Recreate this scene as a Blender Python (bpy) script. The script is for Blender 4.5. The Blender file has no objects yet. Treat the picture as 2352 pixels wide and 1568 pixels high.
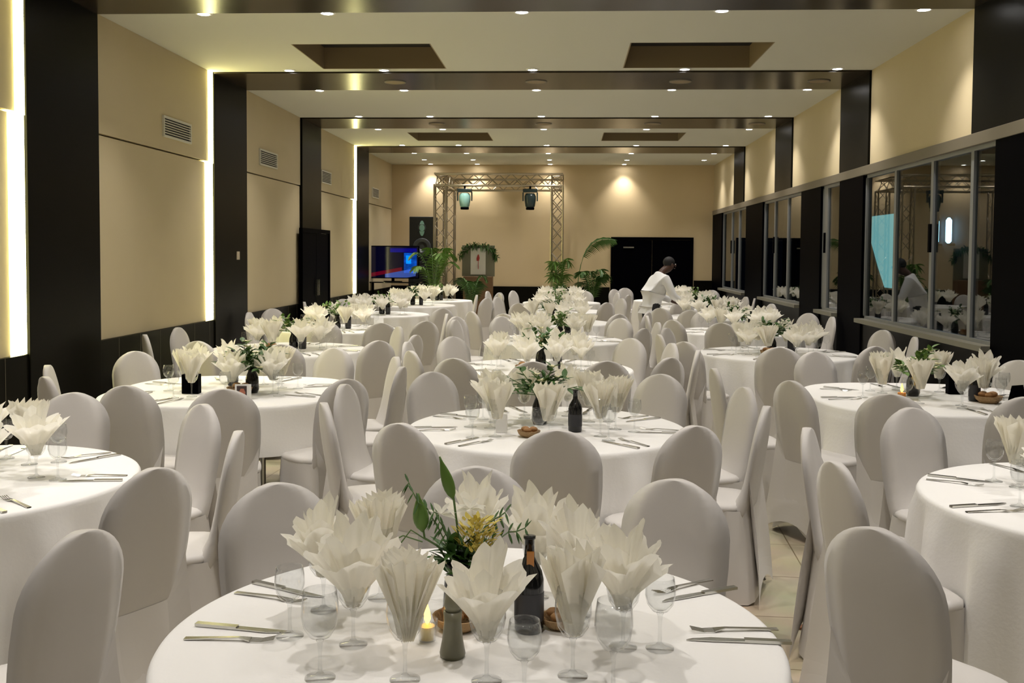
import bpy, math, random
from math import sin, cos, pi, radians, sqrt, atan2, hypot, exp
from mathutils import Vector, Matrix

SC = bpy.context.scene
COL = SC.collection

# ------------------------------------------------------------------ camera
cam_d = bpy.data.cameras.new('camera'); cam = bpy.data.objects.new('camera', cam_d); COL.objects.link(cam)
YAW, PIT, ROL = -0.0545928, -0.0447748, 0.00697734
fw = Vector((sin(YAW)*cos(PIT), cos(YAW)*cos(PIT), sin(PIT)))
rt = Vector((cos(YAW), -sin(YAW), 0)); up = rt.cross(fw)
r2 = cos(ROL)*rt + sin(ROL)*up; u2 = -sin(ROL)*rt + cos(ROL)*up
M3 = Matrix((r2, u2, -fw)).transposed().to_4x4(); M3.translation = Vector((0, 0, 1.68))
cam.matrix_world = M3
cam_d.sensor_width = 36; cam_d.lens = 2300/2352*36; cam_d.shift_y = -(784-685.8)/2352; cam_d.clip_start = 0.05; cam_d.clip_end = 200
SC.camera = cam

# ------------------------------------------------------------------ world + exposure
w = bpy.data.worlds.new('night'); SC.world = w; w.use_nodes = True
w.node_tree.nodes['Background'].inputs[0].default_value = (0.10, 0.16, 0.35, 1)
w.node_tree.nodes['Background'].inputs[1].default_value = 0.012
SC.view_settings.view_transform = 'Standard'; SC.view_settings.look = 'None'
SC.view_settings.exposure = 0.63; SC.view_settings.gamma = 1.0; SC.view_settings.use_curve_mapping = False
SPOT_W = 60.0          # watts of one ceiling downlight
LED = 13.0              # strength of the wall strips
SPOT_COL = (1.0, 0.945, 0.89)

# ------------------------------------------------------------------ materials
def mat(name, col, rough=0.6, metal=0.0, spec=0.5, noise=None, emit=None, es=0.0, sheen=0.0, bump=None, trans=0.0):
    m = bpy.data.materials.new(name); m.use_nodes = True
    nt = m.node_tree; b = nt.nodes['Principled BSDF']
    b.inputs['Base Color'].default_value = (*col, 1); b.inputs['Roughness'].default_value = rough
    b.inputs['Metallic'].default_value = metal; b.inputs['Specular IOR Level'].default_value = spec
    if sheen: b.inputs['Sheen Weight'].default_value = sheen
    if trans: b.inputs['Subsurface Weight'].default_value = trans
    tc = nt.nodes.new('ShaderNodeTexCoord')
    if noise:
        sc, col2, stretch = noise
        mp = nt.nodes.new('ShaderNodeMapping'); mp.inputs['Scale'].default_value = stretch
        n = nt.nodes.new('ShaderNodeTexNoise'); n.inputs['Scale'].default_value = sc; n.inputs['Detail'].default_value = 4
        mx = nt.nodes.new('ShaderNodeMix'); mx.data_type = 'RGBA'
        mx.inputs[6].default_value = (*col, 1); mx.inputs[7].default_value = (*col2, 1)
        nt.links.new(tc.outputs['Object'], mp.inputs[0]); nt.links.new(mp.outputs[0], n.inputs['Vector'])
        nt.links.new(n.outputs['Fac'], mx.inputs[0]); nt.links.new(mx.outputs[2], b.inputs['Base Color'])
    if bump:
        n2 = nt.nodes.new('ShaderNodeTexNoise'); n2.inputs['Scale'].default_value = bump[0]
        bp = nt.nodes.new('ShaderNodeBump'); bp.inputs['Strength'].default_value = bump[1]; bp.inputs['Distance'].default_value = 0.01
        nt.links.new(tc.outputs['Object'], n2.inputs['Vector']); nt.links.new(n2.outputs['Fac'], bp.inputs['Height']); nt.links.new(bp.outputs[0], b.inputs['Normal'])
    if emit:
        b.inputs['Emission Color'].default_value = (*emit, 1); b.inputs['Emission Strength'].default_value = es
    return m

def glass_mat(name, tint, ior=1.5, rough=0.0):
    m = bpy.data.materials.new(name); m.use_nodes = True; nt = m.node_tree
    for n in list(nt.nodes): nt.nodes.remove(n)
    o = nt.nodes.new('ShaderNodeOutputMaterial'); mx = nt.nodes.new('ShaderNodeMixShader')
    t = nt.nodes.new('ShaderNodeBsdfTransparent'); t.inputs[0].default_value = (*tint, 1)
    g = nt.nodes.new('ShaderNodeBsdfGlossy'); g.inputs['Roughness'].default_value = rough
    lw = nt.nodes.new('ShaderNodeLayerWeight'); lw.inputs[0].default_value = 0.5      # Schlick curve, the same from both sides of the sheet
    p = nt.nodes.new('ShaderNodeMath'); p.operation = 'POWER'; p.inputs[1].default_value = 5.0; nt.links.new(lw.outputs['Facing'], p.inputs[0])
    r0 = ((ior-1)/(ior+1))**2; f = nt.nodes.new('ShaderNodeMath'); f.operation = 'MULTIPLY_ADD'; f.inputs[1].default_value = 1-r0; f.inputs[2].default_value = r0; nt.links.new(p.outputs[0], f.inputs[0])
    nt.links.new(f.outputs[0], mx.inputs[0]); nt.links.new(t.outputs[0], mx.inputs[1]); nt.links.new(g.outputs[0], mx.inputs[2]); nt.links.new(mx.outputs[0], o.inputs[0])
    return m

def floor_mat():
    m = mat('floor_tiles', (0.60, 0.53, 0.38), 0.28); nt = m.node_tree; b = nt.nodes['Principled BSDF']
    tc = nt.nodes.new('ShaderNodeTexCoord'); mp = nt.nodes.new('ShaderNodeMapping'); mp.inputs['Rotation'].default_value = (0, 0, radians(3)); mp.inputs['Location'].default_value = (0.2, 0.1, 0)
    br = nt.nodes.new('ShaderNodeTexBrick'); br.offset = 0; br.inputs['Scale'].default_value = 1.0
    br.inputs['Brick Width'].default_value = 0.6; br.inputs['Row Height'].default_value = 0.6; br.inputs['Mortar Size'].default_value = 0.004
    br.inputs['Color1'].default_value = (0.62, 0.55, 0.38, 1); br.inputs['Color2'].default_value = (0.57, 0.50, 0.35, 1); br.inputs['Mortar'].default_value = (0.28, 0.22, 0.13, 1)
    n = nt.nodes.new('ShaderNodeTexNoise'); n.inputs['Scale'].default_value = 3; n.inputs['Detail'].default_value = 6
    mx = nt.nodes.new('ShaderNodeMix'); mx.data_type = 'RGBA'; mx.blend_type = 'MULTIPLY'; mx.inputs[0].default_value = 0.35
    nt.links.new(tc.outputs['Object'], mp.inputs[0]); nt.links.new(mp.outputs[0], br.inputs['Vector']); nt.links.new(tc.outputs['Object'], n.inputs['Vector'])
    nt.links.new(br.outputs['Color'], mx.inputs[6]); nt.links.new(n.outputs['Color'], mx.inputs[7]); nt.links.new(mx.outputs[2], b.inputs['Base Color'])
    return m

def screen_mat():
    """a television picture: dark room with blue light and a red strip (emission, it is a lit screen)"""
    m = bpy.data.materials.new('television_picture'); m.use_nodes = True; nt = m.node_tree; b = nt.nodes['Principled BSDF']
    b.inputs['Base Color'].default_value = (0.005, 0.005, 0.01, 1); b.inputs['Roughness'].default_value = 0.1
    tc = nt.nodes.new('ShaderNodeTexCoord'); sp = nt.nodes.new('ShaderNodeSeparateXYZ'); nt.links.new(tc.outputs['Generated'], sp.inputs[0])
    def mth(op, a, c):
        n = nt.nodes.new('ShaderNodeMath'); n.operation = op
        for i, v in enumerate((a, c)):
            if isinstance(v, (int, float)): n.inputs[i].default_value = v
            elif v is not None: nt.links.new(v, n.inputs[i])
        return n.outputs[0]
    X, Z = sp.outputs[0], sp.outputs[2]
    def band(v, lo, hi): return mth('MULTIPLY', mth('GREATER_THAN', v, lo), mth('LESS_THAN', v, hi))
    ns = nt.nodes.new('ShaderNodeTexNoise'); ns.inputs['Scale'].default_value = 7; nt.links.new(tc.outputs['Generated'], ns.inputs['Vector'])
    blue = mth('MULTIPLY', band(X, 0.72, 0.97), band(Z, 0.15, 0.80)); blue = mth('MULTIPLY', blue, mth('POWER', ns.outputs[0], 1.6))
    core = mth('MULTIPLY', band(X, 0.76, 0.86), band(Z, 0.45, 0.72))
    top = mth('MULTIPLY', band(X, 0.45, 0.97), band(Z, 0.82, 0.95)); top = mth('MULTIPLY', top, 0.25)
    slope = mth('SUBTRACT', Z, mth('MULTIPLY', X, 0.32)); red = mth('MULTIPLY', band(slope, 0.0, 0.12), band(X, 0.02, 0.68))
    low = mth('MULTIPLY', band(slope, -0.25, 0.0), band(X, 0.35, 0.95)); low = mth('MULTIPLY', low, 0.45)
    B = mth('ADD', mth('ADD', mth('MULTIPLY', blue, 1.6), mth('MULTIPLY', core, 1.0)), mth('ADD', top, mth('ADD', low, 0.012)))
    G = mth('ADD', mth('MULTIPLY', blue, 0.25), mth('ADD', mth('MULTIPLY', core, 0.35), mth('MULTIPLY', low, 0.25)))
    R = mth('ADD', mth('MULTIPLY', red, 0.16), mth('MULTIPLY', low, 0.12))
    cb = nt.nodes.new('ShaderNodeCombineColor')
    nt.links.new(R, cb.inputs[0]); nt.links.new(G, cb.inputs[1]); nt.links.new(B, cb.inputs[2])
    nt.links.new(cb.outputs[0], b.inputs['Emission Color']); b.inputs['Emission Strength'].default_value = 0.42
    return m

def napkin_mat():
    m = bpy.data.materials.new('white_napkin'); m.use_nodes = True; nt = m.node_tree
    for n in list(nt.nodes): nt.nodes.remove(n)
    o = nt.nodes.new('ShaderNodeOutputMaterial'); mx = nt.nodes.new('ShaderNodeMixShader'); mx.inputs[0].default_value = 0.5
    d = nt.nodes.new('ShaderNodeBsdfDiffuse'); d.inputs[0].default_value = (0.95, 0.93, 0.86, 1); t = nt.nodes.new('ShaderNodeBsdfTranslucent'); t.inputs[0].default_value = (0.96, 0.93, 0.84, 1)
    nt.links.new(d.outputs[0], mx.inputs[1]); nt.links.new(t.outputs[0], mx.inputs[2]); nt.links.new(mx.outputs[0], o.inputs[0]); return m
MAT = dict(
    floor=floor_mat(),
    wall=mat('beige_plaster', (0.60, 0.51, 0.33), 0.75, noise=(2.0, (0.55, 0.46, 0.29), (1, 1, 1)), spec=0.2),
    backwall=mat('warm_beige_plaster', (0.66, 0.53, 0.33), 0.75, noise=(1.2, (0.60, 0.47, 0.27), (1, 1, 1)), spec=0.2),
    ceiling=mat('ceiling_paint', (0.62, 0.61, 0.52), 0.8, spec=0.2),
    dark=mat('dark_veneer', (0.004, 0.004, 0.003), 0.34, noise=(3, (0.007, 0.006, 0.004), (1, 1, 14)), spec=0.05),
    beam=mat('dark_veneer_beam', (0.020, 0.014, 0.008), 0.22, noise=(3, (0.030, 0.021, 0.011), (14, 1, 1)), spec=0.30),
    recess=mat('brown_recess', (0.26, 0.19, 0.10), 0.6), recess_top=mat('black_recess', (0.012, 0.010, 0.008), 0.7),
    black=mat('black_paint', (0.001, 0.001, 0.002), 0.5, spec=0.012), groove=mat('groove_metal', (0.10, 0.085, 0.06), 0.5),
    header=mat('taupe_header', (0.17, 0.145, 0.105), 0.5), alu=mat('aluminium', (0.24, 0.25, 0.26), 0.45, metal=0.3),
    sill=mat('grey_sill', (0.20, 0.19, 0.15), 0.5),
    pane=glass_mat('window_glass', (0.62, 0.66, 0.68), 1.6), glass=glass_mat('drinking_glass', (0.965, 0.97, 0.97), 1.6, 0.02),
    led=mat('led_strip', (1, 1, 0.8), 0.5, emit=(1.0, 0.93, 0.42), es=LED), lens=mat('lamp_lens', (1, 1, 1), 0.5, emit=(1.0, 0.97, 0.95), es=40),
    trim=mat('white_trim', (0.75, 0.74, 0.70), 0.4), grille=mat('grille_white', (0.62, 0.60, 0.50), 0.5), slot=mat('grille_slot', (0.02, 0.02, 0.018), 0.6),
    spandex=mat('white_spandex', (0.66, 0.63, 0.60), 0.55, sheen=0.15, bump=(22, 0.08), spec=0.35),
    spandex2=mat('white_spandex_pad', (0.60, 0.57, 0.54), 0.55, sheen=0.15, bump=(22, 0.08), spec=0.35),
    cloth=mat('white_linen', (0.86, 0.845, 0.82), 0.8, bump=(60, 0.10), spec=0.2),
    napkin=napkin_mat(),
    wood=mat('brown_wood', (0.20, 0.11, 0.05), 0.5, noise=(5, (0.12, 0.06, 0.025), (1, 1, 8))),
    steel=mat('steel', (0.55, 0.54, 0.50), 0.22, metal=1.0), truss=mat('truss_aluminium', (0.42, 0.36, 0.26), 0.35, metal=0.8),
    leaf=mat('dark_leaf', (0.035, 0.10, 0.018), 0.45, noise=(8, (0.07, 0.16, 0.03), (1, 1, 1))), leaf2=mat('light_leaf', (0.15, 0.26, 0.04), 0.5, noise=(8, (0.08, 0.18, 0.03), (1, 1, 1))),
    flower=mat('cream_flower', (0.85, 0.80, 0.50), 0.6), yellow=mat('yellow_flower', (0.80, 0.70, 0.20), 0.6, noise=(9, (0.62, 0.48, 0.06), (1, 1, 1))), stem=mat('green_stem', (0.10, 0.18, 0.05), 0.5),
    bottle=mat('dark_bottle', (0.008, 0.008, 0.008), 0.08), label=mat('bottle_label', (0.03, 0.03, 0.035), 0.5), amber=mat('amber_glass', (0.45, 0.18, 0.03), 0.15),
    bread=mat('bread_crust', (0.36, 0.17, 0.06), 0.6, noise=(15, (0.5, 0.28, 0.12), (1, 1, 1))), basket=mat('basket_weave', (0.35, 0.22, 0.10), 0.7, bump=(80, 0.6)),
    card=mat('white_card', (0.85, 0.84, 0.80), 0.6), photo=mat('dark_picture', (0.05, 0.03, 0.03), 0.3), skinp=mat('picture_red', (0.45, 0.16, 0.10), 0.5),
    flame=mat('candle_flame', (1, 0.7, 0.1), 0.5, emit=(1.0, 0.55, 0.05), es=6), wax=mat('wax', (0.85, 0.7, 0.35), 0.5),
    speaker=mat('speaker_black', (0.008, 0.008, 0.010), 0.5), cone=mat('speaker_cone', (0.05, 0.055, 0.06), 0.4), lamphead=mat('lamp_head', (0.02, 0.035, 0.035), 0.3),
    lampglass=mat('lamp_lens_pale', (0.30, 0.55, 0.50), 0.15), screen=screen_mat(), pot=mat('terracotta_pot', (0.12, 0.07, 0.05), 0.6),
    skin=mat('brown_skin', (0.075, 0.035, 0.022), 0.5), hair=mat('black_hair', (0.006, 0.005, 0.005), 0.7), shirt=mat('white_shirt', (0.80, 0.80, 0.80), 0.7), trousers=mat('black_trousers', (0.008, 0.008, 0.010), 0.7),
    cyan=mat('lit_window', (0.4, 0.8, 0.8), 0.5, emit=(0.22, 0.62, 0.62), es=1.1), tube=mat('blue_tube', (0.4, 0.7, 1), 0.4, emit=(0.35, 0.75, 1.0), es=7), night=mat('outside_wall', (0.03, 0.032, 0.035), 0.8),
    paving=mat('outside_paving', (0.05, 0.05, 0.05), 0.6), canvas=mat('green_canvas', (0.01, 0.025, 0.02), 0.7), scrap=mat('cork_brown', (0.22, 0.09, 0.04), 0.6), mill=mat('grey_green_mill', (0.20, 0.19, 0.13), 0.3),
    switch=mat('switch_plate', (0.5, 0.42, 0.30), 0.5), poster=mat('poster_white', (0.80, 0.78, 0.72), 0.5), red=mat('poster_red', (0.5, 0.06, 0.05), 0.5))

# ------------------------------------------------------------------ mesh helpers
class MB:
    def __init__(s): s.v = []; s.f = []
    def box(s, x0, y0, z0, x1, y1, z1):
        n = len(s.v); s.v += [(x, y, z) for z in (z0, z1) for y in (y0, y1) for x in (x0, x1)]
        for q in ((0, 2, 3, 1), (4, 5, 7, 6), (0, 1, 5, 4), (2, 6, 7, 3), (0, 4, 6, 2), (1, 3, 7, 5)): s.f.append(tuple(n+i for i in q))
        return s
    def loft(s, rings, c0=True, c1=True):
        n = len(s.v); k = len(rings[0])
        for r in rings: s.v += [tuple(p) for p in r]
        for i in range(len(rings)-1):
            for j in range(k):
                a = n+i*k+j; b = n+i*k+(j+1) % k; s.f.append((a, b, b+k, a+k))
        if c0: s.f.append(tuple(n+j for j in reversed(range(k))))
        if c1: s.f.append(tuple(n+(len(rings)-1)*k+j for j in range(k)))
        return s
    def lathe(s, prof, n=20, c=(0, 0, 0), c0=True, c1=True):
        return s.loft([[(c[0]+r*cos(2*pi*j/n), c[1]+r*sin(2*pi*j/n), c[2]+z) for j in range(n)] for r, z in prof], c0, c1)
    def tube(s, pts, r, n=6, r1=None):
        pts = [Vector(p) for p in pts]; rings = []
        m = len(pts)
        for i, p in enumerate(pts):
            d = (pts[min(i+1, m-1)]-pts[max(i-1, 0)]).normalized()
            a = d.cross(Vector((0, 0, 1)) if abs(d.z) < 0.95 else Vector((1, 0, 0))).normalized(); b = d.cross(a)
            rr = r if r1 is None else r+(r1-r)*i/(m-1)
            rings.append([p+a*rr*cos(2*pi*j/n)+b*rr*sin(2*pi*j/n) for j in range(n)])
        return s.loft(rings)
    def ico(s, c, rx, ry, rz, n=10, m=7):
        rings = []
        for i in range(m+1):
            t = pi*(0.02+0.96*i/m)
            rings.append([(c[0]+rx*sin(t)*cos(2*pi*j/n), c[1]+ry*sin(t)*sin(2*pi*j/n), c[2]-rz*cos(t)) for j in range(n)])
        return s.loft(rings)
    def strip(s, a, b):     # ribbon between two point rows
        n = len(s.v); k = len(a); s.v += [tuple(p) for p in a]+[tuple(p) for p in b]
        for i in range(k-1): s.f.append((n+i, n+i+1, n+k+i+1, n+k+i))
        return s

def mesh(name, mb, m, smooth=False, mods=None):
    me = bpy.data.meshes.new(name); me.from_pydata([tuple(v) for v in mb.v], [], mb.f); me.validate()
    me.materials.append(m)
    if smooth: me.polygons.foreach_set('use_smooth', [True]*len(me.polygons))
    me.update(); return me

def obj(name, mb, m, parent=None, smooth=False, loc=None, bevel=0, label=None):
    me = mb if isinstance(mb, bpy.types.Mesh) else mesh(name, mb, m, smooth)
    o = bpy.data.objects.new(name, me); COL.objects.link(o)
    if parent: o.parent = parent
    if loc: o.location = loc
    if bevel:
        b = o.modifiers.new('bevel', 'BEVEL'); b.width = bevel; b.segments = 2; b.limit_method = 'ANGLE'
    if label: o['label'] = label
    return o
def tag(o, label, cat, group=None):
    o['label'] = label; o['category'] = cat
    if group: o['group'] = group
    return o
def thing(name, label, cat, loc=(0, 0, 0), rz=0.0, group=None):
    o = bpy.data.objects.new(name, None); COL.objects.link(o); o.empty_display_size = 0.1
    o.location = loc; o.rotation_euler = (0, 0, rz); return tag(o, label, cat, group)
def struct(name, mb, m, parent=None, smooth=False, bevel=0):
    o = obj(name, mb, m, parent, smooth, bevel=bevel)
    if not parent: o['kind'] = 'structure'
    return o
def dup(root, loc, rz, label, group=None):
    r = root.copy(); COL.objects.link(r); r.location = loc; r.rotation_euler = (root.rotation_euler[0], root.rotation_euler[1], rz); r['label'] = label
    if group: r['group'] = group
    for ch in root.children:
        c = ch.copy(); COL.objects.link(c); c.parent = r
        for g in ch.children:
            d = g.copy(); COL.objects.link(d); d.parent = c
    return r

XL, XR, H, YB, YF = -4.07, 3.32, 3.72, 23.05, -5.0
BEAMS = [(-0.42+3.86*i-3.86*1, 0.75+3.86*i-3.86*1) for i in range(0, 7)]   # dark bands across the ceiling and down the columns
BEAMS = [(7.30+3.86*(i-3)+(0.12 if i > 3 else 0), 8.45+3.86*(i-3)+(0.12 if i > 3 else 0)) for i in range(0, 7)]
BEAMS = BEAMS[:]      # y ranges, the fourth ends at 8.45
BEAMS = [(-4.28, -3.13), (-0.42, 0.73), (3.44, 4.59), (7.30, 8.45), (11.28, 12.44), (15.08, 16.25), (19.08, 20.20)]

# ------------------------------------------------------------------ room shell
struct('floor', MB().box(XL-0.3, YF-0.2, -0.1, XR+0.3, YB+0.3, 0), MAT['floor'])
# ceiling with four recesses
RX = [(-2.73, -1.35), (0.59, 1.97)]; RY = [(1.95, 3.2), (9.80, 11.12), (16.95, 18.18)]
cm = MB()
ys = [YF-0.2]+[v for r in RY for v in r]+[YB+0.2]
for i in range(0, len(ys)-1):
    if i % 2 == 0: cm.box(XL-0.3, ys[i], H, XR+0.3, ys[i+1], H+0.25)
    else:
        xs = [XL-0.3, RX[0][0], RX[0][1], RX[1][0], RX[1][1], XR+0.3]
        for j in (0, 2, 4): cm.box(xs[j], ys[i], H, xs[j+1], ys[i+1], H+0.25)
struct('ceiling', cm, MAT['ceiling'])
k = 0
for y0, y1 in RY:
    for x0, x1 in RX:
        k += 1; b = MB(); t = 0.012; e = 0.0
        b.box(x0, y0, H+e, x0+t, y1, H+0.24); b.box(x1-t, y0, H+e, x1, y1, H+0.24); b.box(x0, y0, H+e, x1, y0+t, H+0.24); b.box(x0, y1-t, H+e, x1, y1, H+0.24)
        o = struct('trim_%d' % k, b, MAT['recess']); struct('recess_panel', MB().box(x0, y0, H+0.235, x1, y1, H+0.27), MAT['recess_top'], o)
# ceiling beams (dark veneer bands)
for i, (y0, y1) in enumerate(BEAMS):
    k += 1; struct('trim_%d' % k, MB().box(XL, y0, H-0.02, XR, y1, H+0.01), MAT['beam'])
# left wall: backing, upper + lower plaster panels, wainscot, columns
struct('wall_left', MB().box(XL-0.25, YF, 0, XL-0.05, YB, H), MAT['wall'])
ys = [(-3.13, -0.42), (0.73, 3.44), (4.59, 7.30), (8.45, 11.28), (12.44, 15.08), (16.25, 19.08), (20.20, YB)]
LEDS = {2, 3, 5}
wl = None
for i, (y0, y1) in enumerate(ys):
    a = y0+(0.015 if i in (3, 4, 2) else 0)
    e1 = y1-(0.11 if i in LEDS else 0); e0 = y1-(0.19 if i in LEDS else 0)
    k += 1; o = struct('trim_%d' % k, MB().box(XL-0.05, a, 2.70, XL+0.012, e1, H), MAT['wall'], bevel=0.003)
    k += 1; struct('trim_%d' % k, MB().box(XL-0.05, a, 0.90, XL, e0, 2.685), MAT['wall'], bevel=0.003)
struct('baseboard_left', MB().box(XL-0.05, YF, 0, XL+0.03, YB, 0.90), MAT['dark'])
g = MB()
yy = 1.0
while yy < YB: g.box(XL+0.028, yy, 0.0, XL+0.032, yy+0.006, 0.90); yy += 0.46
k += 1; struct('trim_%d' % k, g, MAT['groove'])
for y0, y1 in BEAMS:
    k += 1; struct('trim_%d' % k, MB().box(XL-0.05, y0, 0.0, XL+0.045, y1, H), MAT['dark'], bevel=0.004)
for n_, i in enumerate(sorted(LEDS)):
    y1 = ys[i][1]
    o = obj('led_strip_light', MB().box(XL-0.05, y1-0.095, 2.685, XL+0.030, y1-0.004, H-0.003).box(XL-0.05, y1-0.165, 0.905, XL+0.022, y1-0.004, 2.685), MAT['led'])
    tag(o, 'glowing yellow-white vertical light strip '+('nearest the camera, at the left edge of the photo', 'on the left wall before the second dark column', 'on the left wall just before the television')[n_], 'light', 'light strips in the left wall')
for y1 in (8.45, 12.44):
    pass
# back wall
struct('wall_back', MB().box(XL-0.25, YB, 0, XR+0.25, YB+0.2, H), MAT['backwall'])
struct('baseboard_back', MB().box(XL, YB-0.03, 0, 0.98, YB, 0.93).box(2.89, YB-0.03, 0, XR, YB, 1.10), MAT['dark'])
d = MB().box(1.00, YB-0.05, 0, 1.06, YB, 2.08).box(2.81, YB-0.05, 0, 2.87, YB, 2.08).box(1.06, YB-0.05, 2.02, 2.81, YB, 2.08)
o = struct('door_1', d, MAT['black'])
struct('door_leaf', MB().box(1.065, YB-0.035, 0.005, 1.93, YB, 2.015), MAT['black'], o); struct('door_leaf', MB().box(1.94, YB-0.035, 0.005, 2.805, YB, 2.015), MAT['black'], o)
struct('door_closer', MB().box(1.28, YB-0.075, 1.83, 1.52, YB-0.036, 1.86), MAT['steel'], o)
# side door in the left wall (black double door by the third column)
d = MB().box(XL+0.045, 14.88, 0, XL+0.10, 14.94, 2.05).box(XL+0.045, 16.58, 0, XL+0.10, 16.64, 2.05).box(XL+0.045, 14.94, 1.99, XL+0.10, 16.58, 2.05)
o = struct('door_2', d, MAT['black'])
for a, b_ in ((14.945, 15.755), (15.765, 16.575)):
    lf = struct('door_leaf', MB().box(XL+0.03, a, 0.005, XL+0.085, b_, 1.985), MAT['black'], o)
struct('door_handle', MB().box(XL+0.085, 15.70, 1.0, XL+0.125, 15.72, 1.25).box(XL+0.085, 15.80, 1.0, XL+0.125, 15.82, 1.25), MAT['steel'], o)
# wall behind the camera
struct('wall_front', MB().box(XL-0.25, YF-0.2, 0, XR+0.25, YF, H), MAT['wall'])
# right wall
struct('wall_right', MB().box(XR, YF, 2.67, XR+0.22, YB, H), MAT['wall'])
struct('baseboard_right', MB().box(XR, YF, 0, XR+0.22, YB, 0.98), MAT['dark'])
k += 1; struct('trim_%d' % k, MB().box(XR-0.03, YF, 2.585, XR+0.22, YB, 2.685), MAT['header'], bevel=0.004)
for y0, y1 in BEAMS:
    k += 1; struct('trim_%d' % k, MB().box(XR-0.025, y0, 2.685, XR, y1, H), MAT['dark'], bevel=0.004)
PIL = [(YF, -3.0), (-0.4, 4.6), (7.0, 7.98), (11.45, 12.42), (13.32, 14.42), (17.22, 18.8), (21.7, YB)]
for y0, y1 in PIL:
    k += 1; struct('trim_%d' % k, MB().box(XR-0.02, y0, 0, XR+0.05, y1, 2.585), MAT['black'])
WIN = [(4.6, 7.0, 3), (7.98, 11.45, 3), (12.42, 13.32, 1), (14.42, 17.22, 2), (18.8, 21.7, 2), (-3.0, -0.4, 2)]
MULL = {1: [8.49, 9.40, 10.43], 3: [15.4, 16.35], 4: [19.7, 20.55], 2: [], 0: [5.4, 6.2], 5: [-1.7]}
for i, (y0, y1, n) in enumerate(WIN):
    f = MB(); x0, x1 = XR+0.01, XR+0.07
    f.box(x0, y0, 0.98, x1, y0+0.05, 2.585).box(x0, y1-0.05, 0.98, x1, y1, 2.585).box(x0, y0, 2.55, x1, y1, 2.585).box(x0, y0, 0.98, x1, y1, 1.015)
    for m_ in MULL[i]: f.box(x0, m_-0.03, 1.015, x1, m_+0.03, 2.55)
    if i == 2: f.box(x0, y1-0.25, 1.015, x1, y1-0.05, 2.55)
    o = struct('window_%d' % (i+1), f, MAT['alu'])
    struct('window_pane', MB().box(XR+0.03, y0+0.05, 1.015, XR+0.036, y1-0.05, 2.55), MAT['pane'], o)
    struct('window_sill', MB().box(XR-0.09, y0, 0.94, XR+0.01, y1, 0.985), MAT['sill'], o)
    for m_ in ([MULL[i][len(MULL[i])//2]] if MULL[i] else [13.17]):
        struct('window_latch', MB().box(x0-0.02, m_-0.022, 1.72, x0, m_+0.022, 1.98), MAT['black'], o)

# ------------------------------------------------------------------ outside the windows (night)
struct('wall_outside', MB().box(7.2, -6, -0.2, 7.4, 34, 5), MAT['night'])
struct('floor_outside', MB().box(XR+0.22, -6, -0.2, 7.2, 34, -0.05), MAT['paving'])
o = obj('lit_window', MB().box(7.16, 22.4, 0.98, 7.20, 24.2, 2.62), MAT['cyan']); tag(o, 'pale cyan lit window of the neighbouring building seen through the nearest window', 'window')
for n_, yy in enumerate((19.10, 19.74)):
    t = thing('wall_tube_lamp', ('right-hand' if n_ == 0 else 'left-hand')+' blue-white tube lamp outside, beyond the nearest window', 'lamp', (7.19, yy, 0), 0, 'blue tube lamps outside')
    obj('tube', MB().lathe([(0.02, 1.93), (0.055, 1.97), (0.055, 2.36), (0.02, 2.41)], 12, (-0.10, 0, 0)), MAT['tube'], t, True)
    obj('bracket', MB().box(-0.11, -0.03, 1.89, 0.01, 0.03, 1.93), MAT['black'], t)
t = thing('closed_parasol', 'closed dark green parasol outside, in front of the cyan lit window', 'umbrella', (6.55, 22.35, -0.05))
obj('canopy', MB().lathe([(0.46, 0.80), (0.42, 0.95), (0.24, 1.5), (0.07, 2.1), (0.01, 2.22)], 14), MAT['canvas'], t, True)
obj('pole', MB().lathe([(0.02, 0.0), (0.02, 0.86)], 8), MAT['black'], t); obj('base', MB().lathe([(0.22, 0), (0.22, 0.05), (0.05, 0.08)], 16), MAT['black'], t)

# ------------------------------------------------------------------ ceiling downlights
LX = [-3.13, -2.06, -0.40, 1.27, 2.92]; LY = [0.85, 3.30, 4.70, 7.17, 8.53, 11.18, 12.55, 14.93, 16.47, 18.88, 20.38, 21.80, 22.83]
ring = MB(); nn = 20
ring.loft([[(r*cos(2*pi*j/nn), r*sin(2*pi*j/nn), z) for j in range(nn)] for r, z in ((0.075, 0.0), (0.072, -0.006), (0.052, -0.010), (0.050, 0.0))], False, False)
ring_m = mesh('trim_ring', ring, MAT['trim'], True); lens_m = mesh('lens', MB().lathe([(0.050, -0.006), (0.049, -0.003)], nn), MAT['lens'])
ROWN = {8.53: 'first', 11.18: 'second', 12.55: 'third', 14.93: 'fourth', 16.47: 'fifth', 18.88: 'sixth', 20.38: 'seventh', 21.80: 'eighth', 22.83: 'last, by the back wall,'}
CN = ['far left', 'left of centre', 'centre', 'right of centre', 'far right']
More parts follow.
